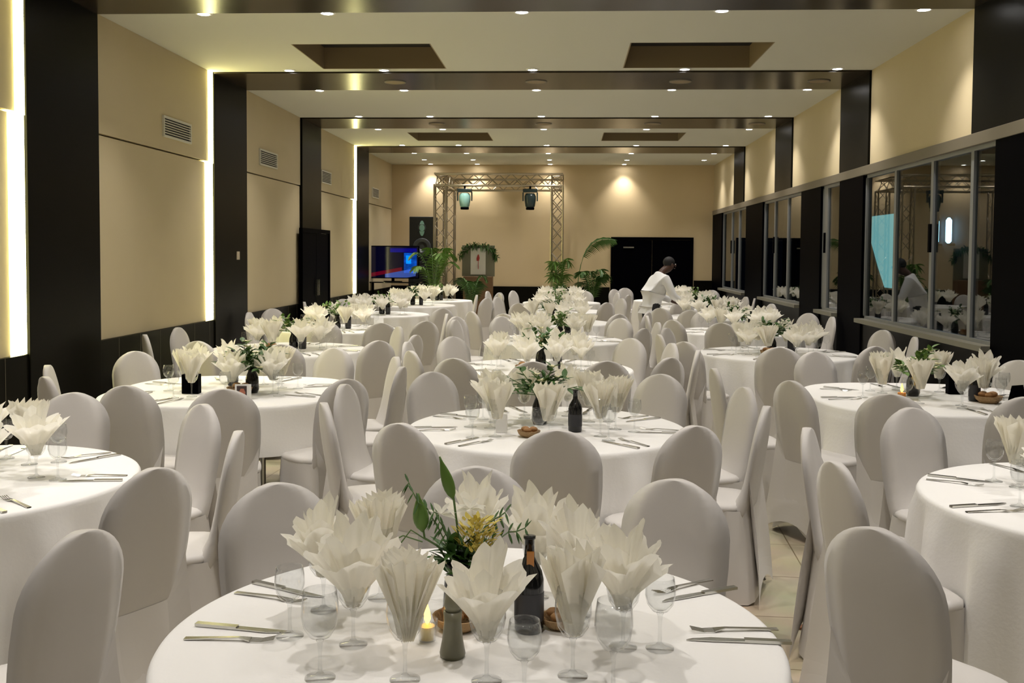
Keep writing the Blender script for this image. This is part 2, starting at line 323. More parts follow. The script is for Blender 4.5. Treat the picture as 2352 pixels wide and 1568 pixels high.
for yy in LY:
    for ci, xx in enumerate(LX):
        if yy == 22.83 and ci == 4: continue
        nm = ROWN.get(yy)
        if yy == 22.83: lab = 'small round ceiling downlight, %s, in the row along the back wall' % CN[ci]
        elif nm: lab = 'small round ceiling downlight, %s, in the %s crosswise row from the camera' % (CN[ci], nm)
        else: lab = 'small round ceiling downlight, %s, outside the photo, %s' % (CN[ci], {-3.1: 'last behind the camera', -0.55: 'just behind the camera', 0.85: 'just ahead of the camera', 3.30: 'above the nearest table', 4.70: 'ahead of the nearest table', 7.17: 'before the first dark band'}[yy])
        t = thing('ceiling_downlight', lab, 'ceiling light', (xx, yy, H), 0, 'round downlights in the ceiling')
        obj('trim_ring', ring_m, None, t); obj('lens', lens_m, None, t)
        ld = bpy.data.lights.get('downlight_bulb')
        if not ld:
            ld = bpy.data.lights.new('downlight_bulb', 'SPOT'); ld.energy = SPOT_W; ld.color = SPOT_COL; ld.spot_size = radians(96); ld.spot_blend = 0.85; ld.shadow_soft_size = 0.05
        lo = bpy.data.objects.new('bulb', ld); COL.objects.link(lo); lo.parent = t; lo.location = (0, 0, -0.02)
# round flush ceiling speakers in the dark bands
for by, nm in ((11.86, 'second'), (15.66, 'third')):
    for ci, xx in enumerate((-2.05, -0.38, 1.30, 2.89)):
        t = thing('ceiling_speaker', 'round flush ceiling speaker in the %s dark band, %s from the left' % (nm, ['first', 'second', 'third', 'fourth'][ci]), 'speaker', (xx, by, H-0.02), 0, 'ceiling speakers')
        obj('rim', MB().loft([[(r*cos(2*pi*j/24), r*sin(2*pi*j/24), z) for j in range(24)] for r, z in ((0.13, 0.0), (0.127, -0.008), (0.11, -0.008), (0.11, 0.0))], False, False), MAT['header'], t, True)
        obj('grille', MB().lathe([(0.11, -0.006), (0.10, -0.003)], 24), MAT['recess'], t)
# air grilles on the left wall
for i, (y0, y1, nm) in enumerate(((9.88, 10.62, 'largest and nearest'), (13.03, 13.82, 'second from the camera'), (16.36, 17.02, 'third, above the black side door'), (20.66, 21.36, 'farthest, near the back corner'))):
    t = thing('air_grille', 'white slatted air grille high on the left wall, '+nm, 'vent', (XL+0.012, y0, 2.83), 0, 'air grilles on the left wall')
    L_ = y1-y0; f = MB().box(0, 0, 0, 0.02, L_, 0.022).box(0, 0, 0.19, 0.02, L_, 0.212).box(0, 0, 0.022, 0.02, 0.022, 0.19).box(0, L_-0.022, 0.022, 0.02, L_, 0.19)
    obj('frame', f, MAT['grille'], t); obj('backing', MB().box(0, 0.022, 0.022, 0.003, L_-0.022, 0.19), MAT['slot'], t)
    s_ = MB()
    for j in range(6): z = 0.04+j*0.025; s_.box(0.004, 0.022, z, 0.018, L_-0.022, z+0.008)
    obj('louvre', s_, MAT['grille'], t)
t = obj('light_switch', MB().box(0, 0, 0, 0.008, 0.10, 0.10).box(0.008, 0.03, 0.025, 0.013, 0.07, 0.075), MAT['switch'], loc=(XL+0.045, 12.02, 1.585), bevel=0.003)
tag(t, 'small beige switch plate on the second dark column of the left wall', 'switch')
t = obj('wood_scrap', MB().box(-0.06, -0.02, 0, 0.06, 0.02, 0.012), MAT['scrap'], loc=(1.10, 4.52, 0), bevel=0.003); t.rotation_euler = (0, 0, 0.1)
tag(t, 'small flat brown scrap lying on the tiled floor in the right aisle', 'litter')

# ------------------------------------------------------------------ chairs
def sup(n, a, b, e, cx=0, cy=0, z=0, ph=0.0):
    r = []
    for j in range(n):
        t = 2*pi*j/n+ph; c, s = cos(t), sin(t)
        q = (abs(c/a)**e+abs(s/b)**e)**(-1.0/e); r.append((cx+q*c, cy+q*s, z))
    return r
def chair_parts():
    zs = [0.40, 0.44, 0.48, 0.52, 0.57, 0.63, 0.69, 0.75]; rings = []
    zs2 = [0.765+0.175*sin(radians(a)) for a in (5, 15, 25, 35, 45, 54, 62, 69, 75, 80, 84, 87, 89)]
    for z in zs+zs2:
        if z <= 0.765:
            tt = (z-0.40)/0.365; wd = 0.165+0.034*sin(tt*pi*0.62)
        else: wd = 0.197*sqrt(max(0.0, 1-((z-0.765)/0.1755)**2))
        th = 0.019+0.010*sin(min(1, (0.94-z)/0.25)*pi/2)
        th = min(th, 0.006+wd*0.7)
        fr = th+0.085*exp(-((z-0.40)/0.075)**1.3)     # fillet towards the seat
        yc = -0.195-(z-0.45)*0.16
        n = 28; r = []
        for j in range(n):
            t = 2*pi*j/n; c, s = cos(t), sin(t); b = fr if s > 0 else th; e = 2.6
            q = (abs(c/max(wd, 1e-4))**e+abs(s/b)**e)**(-1.0/e); r.append((q*c, yc+q*s, z))
        rings.append(r)
    back = mesh('backrest', MB().loft(rings), MAT['spandex2'], True)
    seat = mesh('seat', MB().loft([sup(28, 0.19, 0.17, 4, 0, -0.015, 0.43), sup(28, 0.20, 0.18, 4, 0, -0.015, 0.45), sup(28, 0.197, 0.177, 4, 0, -0.015, 0.465), sup(28, 0.18, 0.16, 4, 0, -0.015, 0.475), sup(28, 0.10, 0.10, 3, 0, 0, 0.482)]), MAT['spandex'], True)
    n = 48; rings = []
    for i in range(9):
        t = i/8.0; r = []
        for j in range(n):
            a = 2*pi*j/n+pi/n; m_ = abs(cos(2*a)); m_ = m_*m_      # 1 at mid sides, 0 at the corners
            c, s = cos(a), sin(a)
            A = 0.195+0.035*t; B = (0.165+0.03*t) if s > 0 else (0.225+0.065*t)
            q = (abs(c/A)**4+abs(s/B)**4)**(-0.25); q *= 1-0.17*m_*sin(min(1, t*1.1)*pi*0.62)*(0.75 if s < 0 else 1)
            z = 0.447-(0.447-(0.004+0.085*m_))*t
            r.append((q*c, q*s, z))
        rings.append(r)
    # fabric stretched from the rear of the backrest to the rear feet
    skirt = MB().loft(rings, False, False); rr = []
    for i in range(10):
        t = i/9.0; z = 0.60-t*0.5; row = []
        for j in range(13):
            u = -1+2*j/12.0; wd = 0.188-0.016*sin(t*pi)+0.052*t*t
            zt_ = 0.61-0.17*(1-u*u)**0.8; zb_ = 0.004+0.085*(1-u*u); z = zt_+(zb_-zt_)*t     # curved upper seam under the oval pad
            y_top = -0.195-(zt_-0.45)*0.16-0.022*(1-u**4)*(1-u*u*0.5); yy = y_top+(-0.288+0.012*(1-u*u)-y_top)*t-0.012*sin(t*pi)*u*u+0.022*(1-u*u)*sin(t*pi)
            row.append((u*wd, yy, z))
        rr.append(row)
    for i in range(9): skirt.strip(rr[i], rr[i+1])
    skirt_m = mesh('skirt', skirt, MAT['spandex'], True)
    return back, seat, skirt_m
BK, ST, SK = chair_parts()
def make_chair():
    t = thing('banquet_chair', 'x', 'chair'); obj('backrest', BK, None, t); obj('seat', ST, None, t); obj('skirt', SK, None, t); return t

TAB = dict(T0=(-.22, 2.38), T1=(-.1, 5.32), T2=(-.2, 8.08), T3=(-.12, 10.8), T4=(-.14, 13.6), T5=(-.12, 16.35), T6=(-.1, 19.2),
    L1=(-2.5, 3.87), L2=(-2.25, 6.58), L3=(-2.65, 9.42), L4=(-2.78, 12.05), L5=(-2.82, 15.0), L6=(-2.72, 17.7), L7=(-2.6, 19.6),
    R1=(2.13, 3.88), R2=(2.38, 6.68), R3=(2.0, 9.58), R4=(2.1, 12.3), R5=(2.15, 15.1), R6=(2.15, 17.8), R7=(2.1, 20.4))
TN = {}
for i, o_ in enumerate(['nearest', 'second', 'third', 'fourth', 'fifth', 'sixth', 'farthest']):
    TN['T%d' % i] = '%s centre-row table' % o_; TN['L%d' % (i+1)] = '%s left-row table' % o_; TN['R%d' % (i+1)] = '%s right-row table' % o_
SEC = ['right', 'far right', 'far', 'far left', 'left', 'near left', 'near', 'near right']
SEC16 = ['right', 'right, slightly far', 'far right', 'far, slightly right', 'far', 'far, slightly left', 'far left', 'left, slightly far', 'left', 'left, slightly near', 'near left', 'near, slightly left', 'near', 'near, slightly right', 'near right', 'right, slightly near']
def place_words(angs):
    """words for where things stand round a table, unique per table"""
    out = []; used = {}
    for a in angs:
        s8 = int(round((a % (2*pi))/(pi/4))) % 8; out.append(SEC[s8])
    for i, wd in enumerate(out):
        if out.count(wd) > 1: used.setdefault(wd, []).append(i)
    for wd, idx in used.items():
        for i in idx: out[i] = SEC16[int(round((angs[i] % (2*pi))/(pi/8))) % 16]
    seen = {}
    for i in range(len(out)):
        if out.count(out[i]) > 1: seen.setdefault(out[i], []).append(i)
    for wd, idx in seen.items():
        idx = sorted(idx, key=lambda q: angs[q] % (2*pi))
        for n_, i in enumerate(idx): out[i] = ('%s (right one)', '%s (left one)', '%s (middle one)')[n_] % wd
    return out
CH = [('L1',-1.98,2.28,63),('L1',-2.55,4.80,183),('L1',-1.54,2.62,74),('L1',-1.65,3.44,63),('L1',-1.93,4.54,140),('L1',-1.62,4,99),('L2',-2.87,5.9,318),('L2',-3.09,6.36,287),('L2',-2.38,5.64,352),('L2',-2.97,7.08,236),('L2',-1.93,5.55,17),('L2',-1.9,7.42,156),('L2',-1.50,5.96,50),('L2',-1.46,6.96,114),('L2',-1.34,6.48,84),('L3',-3.52,8.85,303),('L3',-2.97,8.38,343),('L3',-3.52,9.53,263),('L3',-2.36,8.2,13),('L3',-1.78,8.55,45),('L3',-1.92,9.86,121),('L3',-1.62,9.07,71),('L4',-3.66,12.80,231),('L4',-3.63,12.09,267),('L4',-2.09,10.72,28),('L4',-1.72,11.05,42),('L4',-1.74,12.2,98),('L5',-3.66,14.85,281),('L5',-3.39,15.63,222),('L5',-1.83,13.61,36),('L6',-1.88,17.85,100),('L6',-1.55,16.86,54),('L7',-1.52,19.25,60),('R1',1.29,4.24,247),('R1',1.24,3.69,282),('R1',1.07,2.91,307),('R1',1.79,4.73,202),('R2',1.24,6.62,276),('R2',1.58,6.12,298),('R2',2.02,7.6,202),('R2',1.88,5.72,333),('R2',3.05,7.22,126),('R2',2.42,5.70,3),('R3',1.13,9.41,282),('R3',1.21,8.80,314),('R3',1.24,10.06,238),('R3',1.78,8.46,349),('R3',2.43,8.63,24),('R3',2.95,10.14,116),('R3',2.95,9.45,84),('R4',1.25,12.27,272),('R4',1.42,11.68,311),('R4',1.89,13.14,194),('R4',1.80,11.33,339),('R4',2.92,12.98,127),('R4',2.97,12.38,94),('R5',1.48,14.26,321),('R5',1.76,13.81,340),('R6',1.47,16.68,329),('R6',1.89,16.42,351),('R6',2.98,17.56,80),('R6',2.95,18.1,104),('R7',1.2,21.29,225),('R7',1.37,22.12,197),('R7',2.93,21.25,144),('T0',-0.75,2.93,222),('T0',-0.285,3.17,185),('T0',0.225,3.07,147),('T1',-0.94,4.96,293),('T1',-0.98,5.50,260),('T1',-0.57,4.53,329),('T1',-0.66,5.99,222),('T1',-0.05,4.47,3),('T1',0.43,6.02,142),('T1',0.4,4.58,34),('T1',0.75,5.60,106),('T1',0.73,5.05,71),('T2',-1.06,8.23,260),('T2',-0.95,7.67,304),('T2',-0.82,8.68,227),('T2',-0.68,7.27,337),('T2',-0.22,7.14,359),('T2',0.20,7.22,17),('T2',0.39,8.71,136),('T2',0.56,7.45,43),('T2',0.63,8.37,107),('T2',0.76,7.9,79),('T3',-1.08,11.51,233),('T3',-0.99,11.04,252),('T3',-0.60,11.60,219),('T3',0.46,11.50,139),('T3',0.56,10.27,53),('T3',0.74,10.99,103),('T4',-1,12.92,308),('T4',-0.65,12.6,333),('T4',0.49,12.73,36),('T4',0.81,13.09,62),('T5',-0.6,15.27,336),('T5',0.44,15.71,42),('T6',-1.30,19.60,254),('T6',-0.99,18.78,290),('T6',-0.85,19.98,240),('T6',0.26,19.99,155),('T6',0.73,19.47,109),('T6',0.9,18.65,61),
    ('L1',-3.35,3.6,285),('L3',-2.6,10.35,178),('L6',-3.45,18.1,245),('R5',2.9,15.5,110),('T5',-0.95,16.9,240),('T5',0.7,16.9,120)]
proto = make_chair(); first = True
for tk in TAB:
    L_ = [c for c in CH if c[0] == tk]; tc = TAB[tk]
    wds = place_words([atan2(c[2]-tc[1], c[1]-tc[0]) for c in L_])
    for c, wd in zip(L_, wds):
        hd = (c[3] % 360); face = 'back to camera' if (hd < 62 or hd > 298) else ('facing camera' if 118 < hd < 242 else 'seen from the side')
        lab = 'white covered chair, %s, %s of the %s' % (face, wd, TN[tk])
        o = proto if first else dup(proto, (c[1], c[2], 0), radians(c[3]), lab)
        if first: proto.location = (c[1], c[2], 0); proto.rotation_euler = (0, 0, radians(c[3])); proto['label'] = lab; first = False
        o['group'] = 'white covered chairs round the tables'

# ------------------------------------------------------------------ tables and cloths
random.seed(4)
def cloth(R, drop, e=2.0, k=15, seed=0, amp=0.06):
    rnd = random.Random(seed); n = 240; rings = []; p1, p2, p3 = [rnd.uniform(0, 6.28) for _ in range(3)]
    def rad(a): return R*(abs(cos(a))**e+abs(sin(a))**e)**(-1.0/e)
    for q in (0.02, 0.3, 0.6, 0.85, 0.96, 0.985): rings.append([(q*rad(2*pi*j/n)*cos(2*pi*j/n), q*rad(2*pi*j/n)*sin(2*pi*j/n), 0.756) for j in range(n)])
    for q, z in ((0.998, 0.752), (1.006, 0.742), (1.008, 0.725)): rings.append([(q*rad(2*pi*j/n)*cos(2*pi*j/n), q*rad(2*pi*j/n)*sin(2*pi*j/n), z) for j in range(n)])
    for i in range(1, 12):
        t = i/11.0; r = []
        for j in range(n):
            a = 2*pi*j/n
            s1 = sin(k*a+p1+0.6*sin(3*a+p2)); s2 = sin((k+6)*a+p3)
            wv = amp*(t**0.45)*(0.75*(abs(s1)**0.6*(1 if s1 > 0 else -1)) + 0.45*s2*t)
            q = rad(a)*1.008+0.004*t+wv*0.8+amp*t**0.45*0.55; r.append((q*cos(a), q*sin(a), 0.725-(drop-0.031)*t+0.006*sin(4*a+p1)*t))
        rings.append(r)
    return mesh('tablecloth', MB().loft(rings, True, False), MAT['cloth'], True)
def table_proto(tk, R, leg, e=2.0):
    t = thing('round_table', 'round banquet table under its white cloth, the '+TN[tk], 'table', (*TAB[tk], 0), 0, 'banquet tables')
    obj('tabletop', MB().loft([sup(48, R-0.01, R-0.01, e, 0, 0, 0.72), sup(48, R-0.01, R-0.01, e, 0, 0, 0.75)]), MAT['wood'], t)
    for a in range(4):
        x, y = leg*cos(pi/4+a*pi/2), leg*sin(pi/4+a*pi/2); obj('leg', MB().lathe([(0.018, 0), (0.018, 0.72)], 8, (x, y, 0)), MAT['steel'], t)
    return t
p_r = None; cl_m = [cloth(0.74, 0.735, seed=s) for s in range(4)]
for i, tk in enumerate(TAB):
    if tk in ('L2', 'R2'):
        table_proto(tk, 0.76, 0.45, 3.0); me = cloth(0.765, 0.33 if tk == 'R2' else 0.30, 3.0, 6, 9+i, 0.03)
    else:
        if p_r is None: p_r = table_proto(tk, 0.73, 0.42)
        else: dup(p_r, (*TAB[tk], 0), 0, 'round banquet table under its white cloth, the '+TN[tk])
        me = cl_m[i % 4]
    o = obj('tablecloth', me, None, loc=(*TAB[tk], 0)); o.rotation_euler = (0, 0, 0 if tk in ('L2', 'R2') else i*0.7)
    tag(o, 'white cloth %s the %s' % ('hanging short over' if tk in ('L2', 'R2') else 'draped to the floor over', TN[tk]), 'tablecloth', 'white tablecloths')

# ------------------------------------------------------------------ tableware prototypes
ZT = 0.757
def napkin_mesh(seed):
    rnd = random.Random(seed); mb = MB()
    for layer in range(3):
        n = 60; pet = (7, 6, 5)[layer]; ph = rnd.uniform(0, 6.28); top = (0.24, 0.275, 0.30)[layer]; sp = (0.104, 0.080, 0.048)[layer]
        jit = [rnd.uniform(0.82, 1.05) for _ in range(pet)]; rings = []
        for i in range(9):
            t = i/8.0; r = []
            for j in range(n):
                a = 2*pi*j/n; u = (a*pet/(2*pi)) % 1.0; kk = int(a*pet/(2*pi)) % pet
                pk = 1-abs(2*u-1)                                     # 1 at the petal's tip
                zt = 0.10+(top*jit[kk]-0.10)*(0.80+0.20*pk**0.8)
                z = 0.105+(zt-0.105)*t
                base = 0.020-0.004*layer
                rr = base+(sp*(0.84+0.18*pk)-base)*(t**1.35)
                rr *= 1+0.055*sin(2*pet*a+ph)*min(1, 2*t)
                r.append((rr*cos(a+ph), rr*sin(a+ph), z))
            rings.append(r)
        mb.loft(rings, layer == 0, False)
    # gathered tail inside the glass
    mb.loft([[((0.013+0.009*t+0.003*sin(7*a))*cos(a), (0.013+0.009*t+0.003*sin(7*a))*sin(a), 0.088+0.03*t) for a in [2*pi*j/24 for j in range(24)]] for t in (0, 0.5, 1.0)])
    return mesh('fanned_napkin', mb, MAT['napkin'], True)
NAP = [napkin_mesh(s) for s in range(5)]
def fan_mesh(seed):
    """a pleated fan: upright folded sheet with a zigzag top edge, opening wide"""
    rnd = random.Random(seed); mb = MB(); n = 15
    for side in (0, 1, 2):
        ph = side*2.1+rnd.uniform(0, 0.5); a_rows = []
        for i in range(7):
            t = i/6.0; row = []
            for j in range(n):
                u = -1+2*j/(n-1.0); zig = 1 if j % 2 else -1
                spread = 0.014+0.082*t**1.1; ang = u*0.9
                x = sin(ang)*spread*1.05; y = 0.012*zig*(0.3+t)+0.022*t*(1-u*u)+0.012*side
                z = 0.09+(0.17+0.028*rnd.uniform(0.6, 1)*(1 if j % 2 else 0))*t*(0.75+0.25*cos(ang))
                row.append((x*cos(ph)-y*sin(ph), x*sin(ph)+y*cos(ph), z))
            a_rows.append(row)
        for i in range(6): mb.strip(a_rows[i], a_rows[i+1])
    mb.loft([[((0.013+0.009*t+0.003*sin(7*a))*cos(a), (0.013+0.009*t+0.003*sin(7*a))*sin(a), 0.088+0.03*t) for a in [2*pi*j/24 for j in range(24)]] for t in (0, 0.5, 1.0)])
    return mesh('fanned_napkin', mb, MAT['napkin'], False)
NAP += [fan_mesh(11), fan_mesh(12)]
def glass_mesh(h, rb, stem_h, full=True):
    hb = h-stem_h
    stem = [(0.034, 0.0), (0.033, 0.003), (0.012, 0.007), (0.0045, 0.016), (0.0038, stem_h*0.6), (0.006, stem_h-0.006), (0.009, stem_h)]
    bowl = [(0.004, stem_h-0.001), (rb*0.55, stem_h+hb*0.07), (rb*0.86, stem_h+hb*0.25), (rb, stem_h+hb*0.5), (rb*0.97, stem_h+hb*0.75), (rb*0.88, stem_h+hb), (rb*0.86, stem_h+hb), (rb*0.94, stem_h+hb*0.73), (rb*0.96, stem_h+hb*0.5), (rb*0.80, stem_h+hb*0.27), (rb*0.4, stem_h+hb*0.1)]
    if full == 'one': return mesh('wine_glass', MB().lathe(stem, 12).lathe(bowl[:6], 14, c1=False), MAT['glass'], True)
    return mesh('bowl', MB().lathe(bowl, 22), MAT['glass'], True), mesh('stem', MB().lathe(stem, 16), MAT['glass'], True)
GB, GS = glass_mesh(0.195, 0.041, 0.085); WB, WS = glass_mesh(0.170, 0.036, 0.085)
G1, W1 = glass_mesh(0.195, 0.041, 0.085, 'one'), glass_mesh(0.170, 0.036, 0.085, 'one')
def fork():
    mb = MB(); pts = [(0, -0.10, 0.003), (0, -0.03, 0.006), (0, 0.02, 0.008), (0, 0.045, 0.004)]
    wd = [0.0065, 0.0045, 0.004, 0.010]; a = [(p[0]-w_, p[1], p[2]) for p, w_ in zip(pts, wd)]; b = [(p[0]+w_, p[1], p[2]) for p, w_ in zip(pts, wd)]
    a2 = [(x, y, z-0.0025) for x, y, z in a]; b2 = [(x, y, z-0.0025) for x, y, z in b]
    mb.strip(a, b); mb.strip(b2, a2); mb.strip(a2, a); mb.strip(b, b2)
    for j in range(4): x = -0.0085+j*0.0057; mb.tube([(x, 0.044, 0.003), (x, 0.07, 0.002), (x, 0.098, 0.008)], 0.0013, 4)
    return mesh('fork', mb, MAT['steel'], False)
def knife():
    mb = MB(); mb.loft([sup(8, 0.002, 0.002, 2, 0, 0, 0)], False, False) if False else None
    mb.box(-0.007, -0.11, 0.0005, 0.007, -0.01, 0.007); mb.loft([[(-0.007, -0.01, 0.001), (0.007, -0.01, 0.001), (0.007, -0.01, 0.004), (-0.007, -0.01, 0.004)], [(-0.009, 0.06, 0.001), (0.009, 0.06, 0.001), (0.009, 0.06, 0.003), (-0.009, 0.06, 0.003)], [(-0.008, 0.10, 0.001), (0.001, 0.10, 0.001), (0.001, 0.10, 0.003), (-0.008, 0.10, 0.003)], [(-0.007, 0.115, 0.001), (-0.005, 0.115, 0.001), (-0.005, 0.115, 0.002), (-0.007, 0.115, 0.002)]])
    return mesh('table_knife', mb, MAT['steel'], False)
FK, KN = fork(), knife()
def put_glass(x, y, big, parts, lab, group):
    if parts:
        t = thing('water_goblet' if big else 'wine_glass', lab, 'glass', (x, y, ZT), 0, group)
        obj('bowl', GB if big else WB, None, t); obj('stem', GS if big else WS, None, t); return t
    return tag(obj('water_goblet' if big else 'wine_glass', G1 if big else W1, None, loc=(x, y, ZT)), lab, 'glass', group)
def put_napkin(x, y, lab, sc=1.0, which=None, rz=None, tilt=0.0):
    o = obj('folded_napkin', NAP[random.randrange(len(NAP)) if which is None else which], None, loc=(x, y, ZT+0.003)); o.scale = (sc, sc, 0.95+0.05*sc)
    o.rotation_euler = (random.uniform(-1, 1)*tilt, random.uniform(-1, 1)*tilt, random.uniform(0, 6.28) if rz is None else rz)
    return tag(o, lab, 'napkin', 'white napkins folded into the glasses')
def put_flat(me, nm, x, y, rz, lab, sc=1.1):
    o = obj(nm, me, None, loc=(x, y, ZT)); o.scale = (sc*1.15, sc, sc); o.rotation_euler = (0, 0, rz); return tag(o, lab, nm.split('_')[-1], 'cutlery on the tables')

random.seed(21)
for tk in TAB:
    if tk == 'T0': continue
    cx, cy = TAB[tk]; n = 9 if tk in ('T1',) else 8; ph = {'T1': radians(-8), 'L1': 0.1, 'R1': 0.25}.get(tk, random.uniform(0, 0.7))
    angs = [ph+2*pi*i/n for i in range(n)]; wds = place_words(angs); near = cy < 7.2; detail = cy < 13
    for i, a in enumerate(angs):
        wd = wds[i]; ra = random.uniform(0.29, 0.40); ja = a+random.uniform(-0.12, 0.12)
        gx, gy = cx+ra*cos(ja), cy+ra*sin(ja)
        if tk == 'L1' and gx < -2.9 and i % 2: pass
        put_glass(gx, gy, True, near, 'tall stemmed goblet holding a napkin, %s place of the %s' % (wd, TN[tk]), 'goblets with napkins')
        put_napkin(gx, gy, 'white napkin fanned out of a goblet, %s place of the %s' % (wd, TN[tk]), random.uniform(1.05, 1.25)*(1.15 if cy > 8.5 else 1.0), None if random.random() < 0.8 else 5, tilt=0.05)
        if detail:
            rb = ra+0.105; jb = ja-0.12; put_glass(cx+rb*cos(jb), cy+rb*sin(jb), False, near, 'empty wine glass, %s place of the %s' % (wd, TN[tk]), 'empty wine glasses')
            s = 0.60; off = 0.045
            for me, nm, sg in ((FK, 'fork', 1), (KN, 'table_knife', -1)):
                fx, fy = cx+s*cos(a)-sg*off*sin(a), cy+s*sin(a)+sg*off*cos(a)
                put_flat(me, nm, fx, fy, a+pi/2+random.uniform(-0.1, 0.1), 'steel %s, %s place of the %s' % (nm.replace('_', ' '), wd, TN[tk]))

# nearest centre table: every piece where the photo shows it
tn = TN['T0']
for (x, y, wd) in ((-0.658, 2.34, 'standing alone at the left'), (0.226, 2.33, 'standing alone at the right')):
    put_glass(x, y, False, True, 'round empty wine glass %s of the %s' % (wd, tn), 'empty wine glasses')
for (x, y, wd) in ((-0.527, 2.11, 'at the front left'), (-0.08, 2.03, 'at the front, before the black bottle'), (0.106, 2.09, 'at the front right, between two napkins')):
    put_glass(x, y, False if y < 2.05 else True, True, 'empty stemmed glass %s of the %s' % (wd, tn), 'empty wine glasses')
NP0 = [(-0.495, 2.30, 'left', 1.12, 0), (-0.342, 2.115, 'front left', 1.0, 5), (-0.165, 2.12, 'front middle, before the grey mill', 1.0, 1), (0.021, 2.16, 'front right', 0.98, 6), (0.140, 2.33, 'right', 1.10, 2),
       (-0.073, 2.66, 'back right, behind the black bottle', 1.05, 3), (0.035, 2.53, 'right back', 1.0, 4), (-0.491, 2.62, 'back left', 1.0, 5), (-0.25, 2.80, 'back middle, behind the flowers', 0.9, 0), (-0.62, 2.52, 'far left', 0.95, 4)]
for x, y, wd, sc, wh in NP0:
    put_glass(x, y, True, True, 'tall goblet with a napkin, %s of the %s' % (wd, tn), 'goblets with napkins')
    put_napkin(x, y, 'white napkin fanned out of goblet, %s, %s' % (wd, tn), sc, wh, tilt=0.03)
for x, y, a, wd in ((-0.79, 2.34, 176, 'left'), (0.42, 2.42, 2, 'right'), (-0.77, 2.63, 158, 'far left'), (0.35, 2.74, 33, 'far right'), (-0.30, 1.83, 262, 'near')):
    a = radians(a)
    for me, nm, sg in ((FK, 'fork', 1), (KN, 'table_knife', -1)):
        put_flat(me, nm, x-sg*0.035*sin(a), y+sg*0.035*cos(a), a+pi/2+sg*0.08, 'steel %s, %s place of the %s' % (nm.replace('_', ' '), wd, tn))

# ------------------------------------------------------------------ centrepieces
def leaf_pts(mb, base, d, L_, wd, droop=0.3, n=6, ax=(0, 0, 1)):
    d = Vector(d).normalized(); s = d.cross(Vector(ax));  s = s.normalized() if s.length > 0.05 else Vector((1, 0, 0)); p = Vector(base); a, b, c = [], [], []
    for i in range(n+1):
        t = i/n; w_ = wd*sin(pi*min(0.999, t**0.8))*0.5+0.0004; q = p+d*L_*t+Vector((0, 0, -droop*L_*t*t))
        a.append(q-s*w_); c.append(q+Vector((0, 0, -w_*0.35))); b.append(q+s*w_)
    mb.strip(a, c); mb.strip(c, b)
def vase(t, h=0.13, r=0.035, m='bottle'): return obj('vase', MB().lathe([(r*0.8, 0), (r, 0.02), (r*0.9, h*0.6), (r*0.55, h*0.85), (r*0.75, h), (r*0.6, h), (r*0.4, h*0.85)], 18), MAT[m], t, True)
def arrangement(x, y, seed, kind, lab, parts=True):
    rnd = random.Random(seed); t = thing('flower_arrangement', lab, 'flowers', (x, y, ZT), 0, 'flower centrepieces'); t.scale = (1.3, 1.3, 1.2); vase(t, 0.14)
    lf = MB(); st = MB(); fl = MB()
    n = 36 if kind == 'bush' else 22
    for i in range(n):
        a = rnd.uniform(0, 6.28); el = rnd.uniform(0.1, 1.2); L_ = rnd.uniform(0.06, 0.17); b = Vector((0, 0, 0.13)); d = Vector((cos(a)*cos(el), sin(a)*cos(el), sin(el)))
        e = b+d*L_; st.tube([b, b+d*L_*0.5, e], 0.0018, 4)
        for j in range(5):
            q = b+d*L_*(0.45+0.14*j); aa = rnd.uniform(0, 6.28)
            leaf_pts(lf, q, (cos(aa)*0.8+d.x, sin(aa)*0.8+d.y, rnd.uniform(-0.2, 0.8)+d.z*0.4), rnd.uniform(0.04, 0.08), rnd.uniform(0.018, 0.032), 0.3, 4)
        if i % 3 == 0:
            for j in range(5):
                aa = 2*pi*j/5+a; leaf_pts(fl, e, (cos(aa), sin(aa), 0.9), 0.032, 0.016, 0.3, 3)
    obj('stems', st, MAT['stem'], t); obj('leaves', lf, MAT['leaf'] if kind != 'light' else MAT['leaf2'], t); obj('blossoms', fl, MAT['flower'], t); return t
def bottle(x, y, lab, h=0.24):
    t = thing('wine_bottle', lab, 'bottle', (x, y, ZT), 0, 'dark wine bottles'); r = 0.036
    obj('body', MB().lathe([(r*0.9, 0), (r, 0.008), (r, h*0.55), (r*0.85, h*0.64), (0.013, h*0.78), (0.012, h*0.97), (0.015, h*0.97), (0.015, h)], 20), MAT['bottle'], t, True)
    obj('paper_label', MB().lathe([(r+0.0006, 0.03), (r+0.0006, h*0.42)], 20, c0=False, c1=False), MAT['label'], t, True); return t
def basket(x, y, lab, sc=1.0):
    t = thing('bread_basket', lab, 'basket', (x, y, ZT), 0, 'bread baskets'); t.scale = (sc, sc, sc); obj('bowl', MB().lathe([(0.05, 0), (0.075, 0.02), (0.085, 0.045), (0.078, 0.045), (0.05, 0.012)], 18), MAT['basket'], t)
    b = MB(); rnd = random.Random(int(x*100)); [b.ico((0.035*cos(a), 0.035*sin(a), 0.052), 0.032, 0.024, 0.02, 8, 5) for a in (0.4, 2.4, 4.5)]; obj('bread_rolls', b, MAT['bread'], t, True); return t
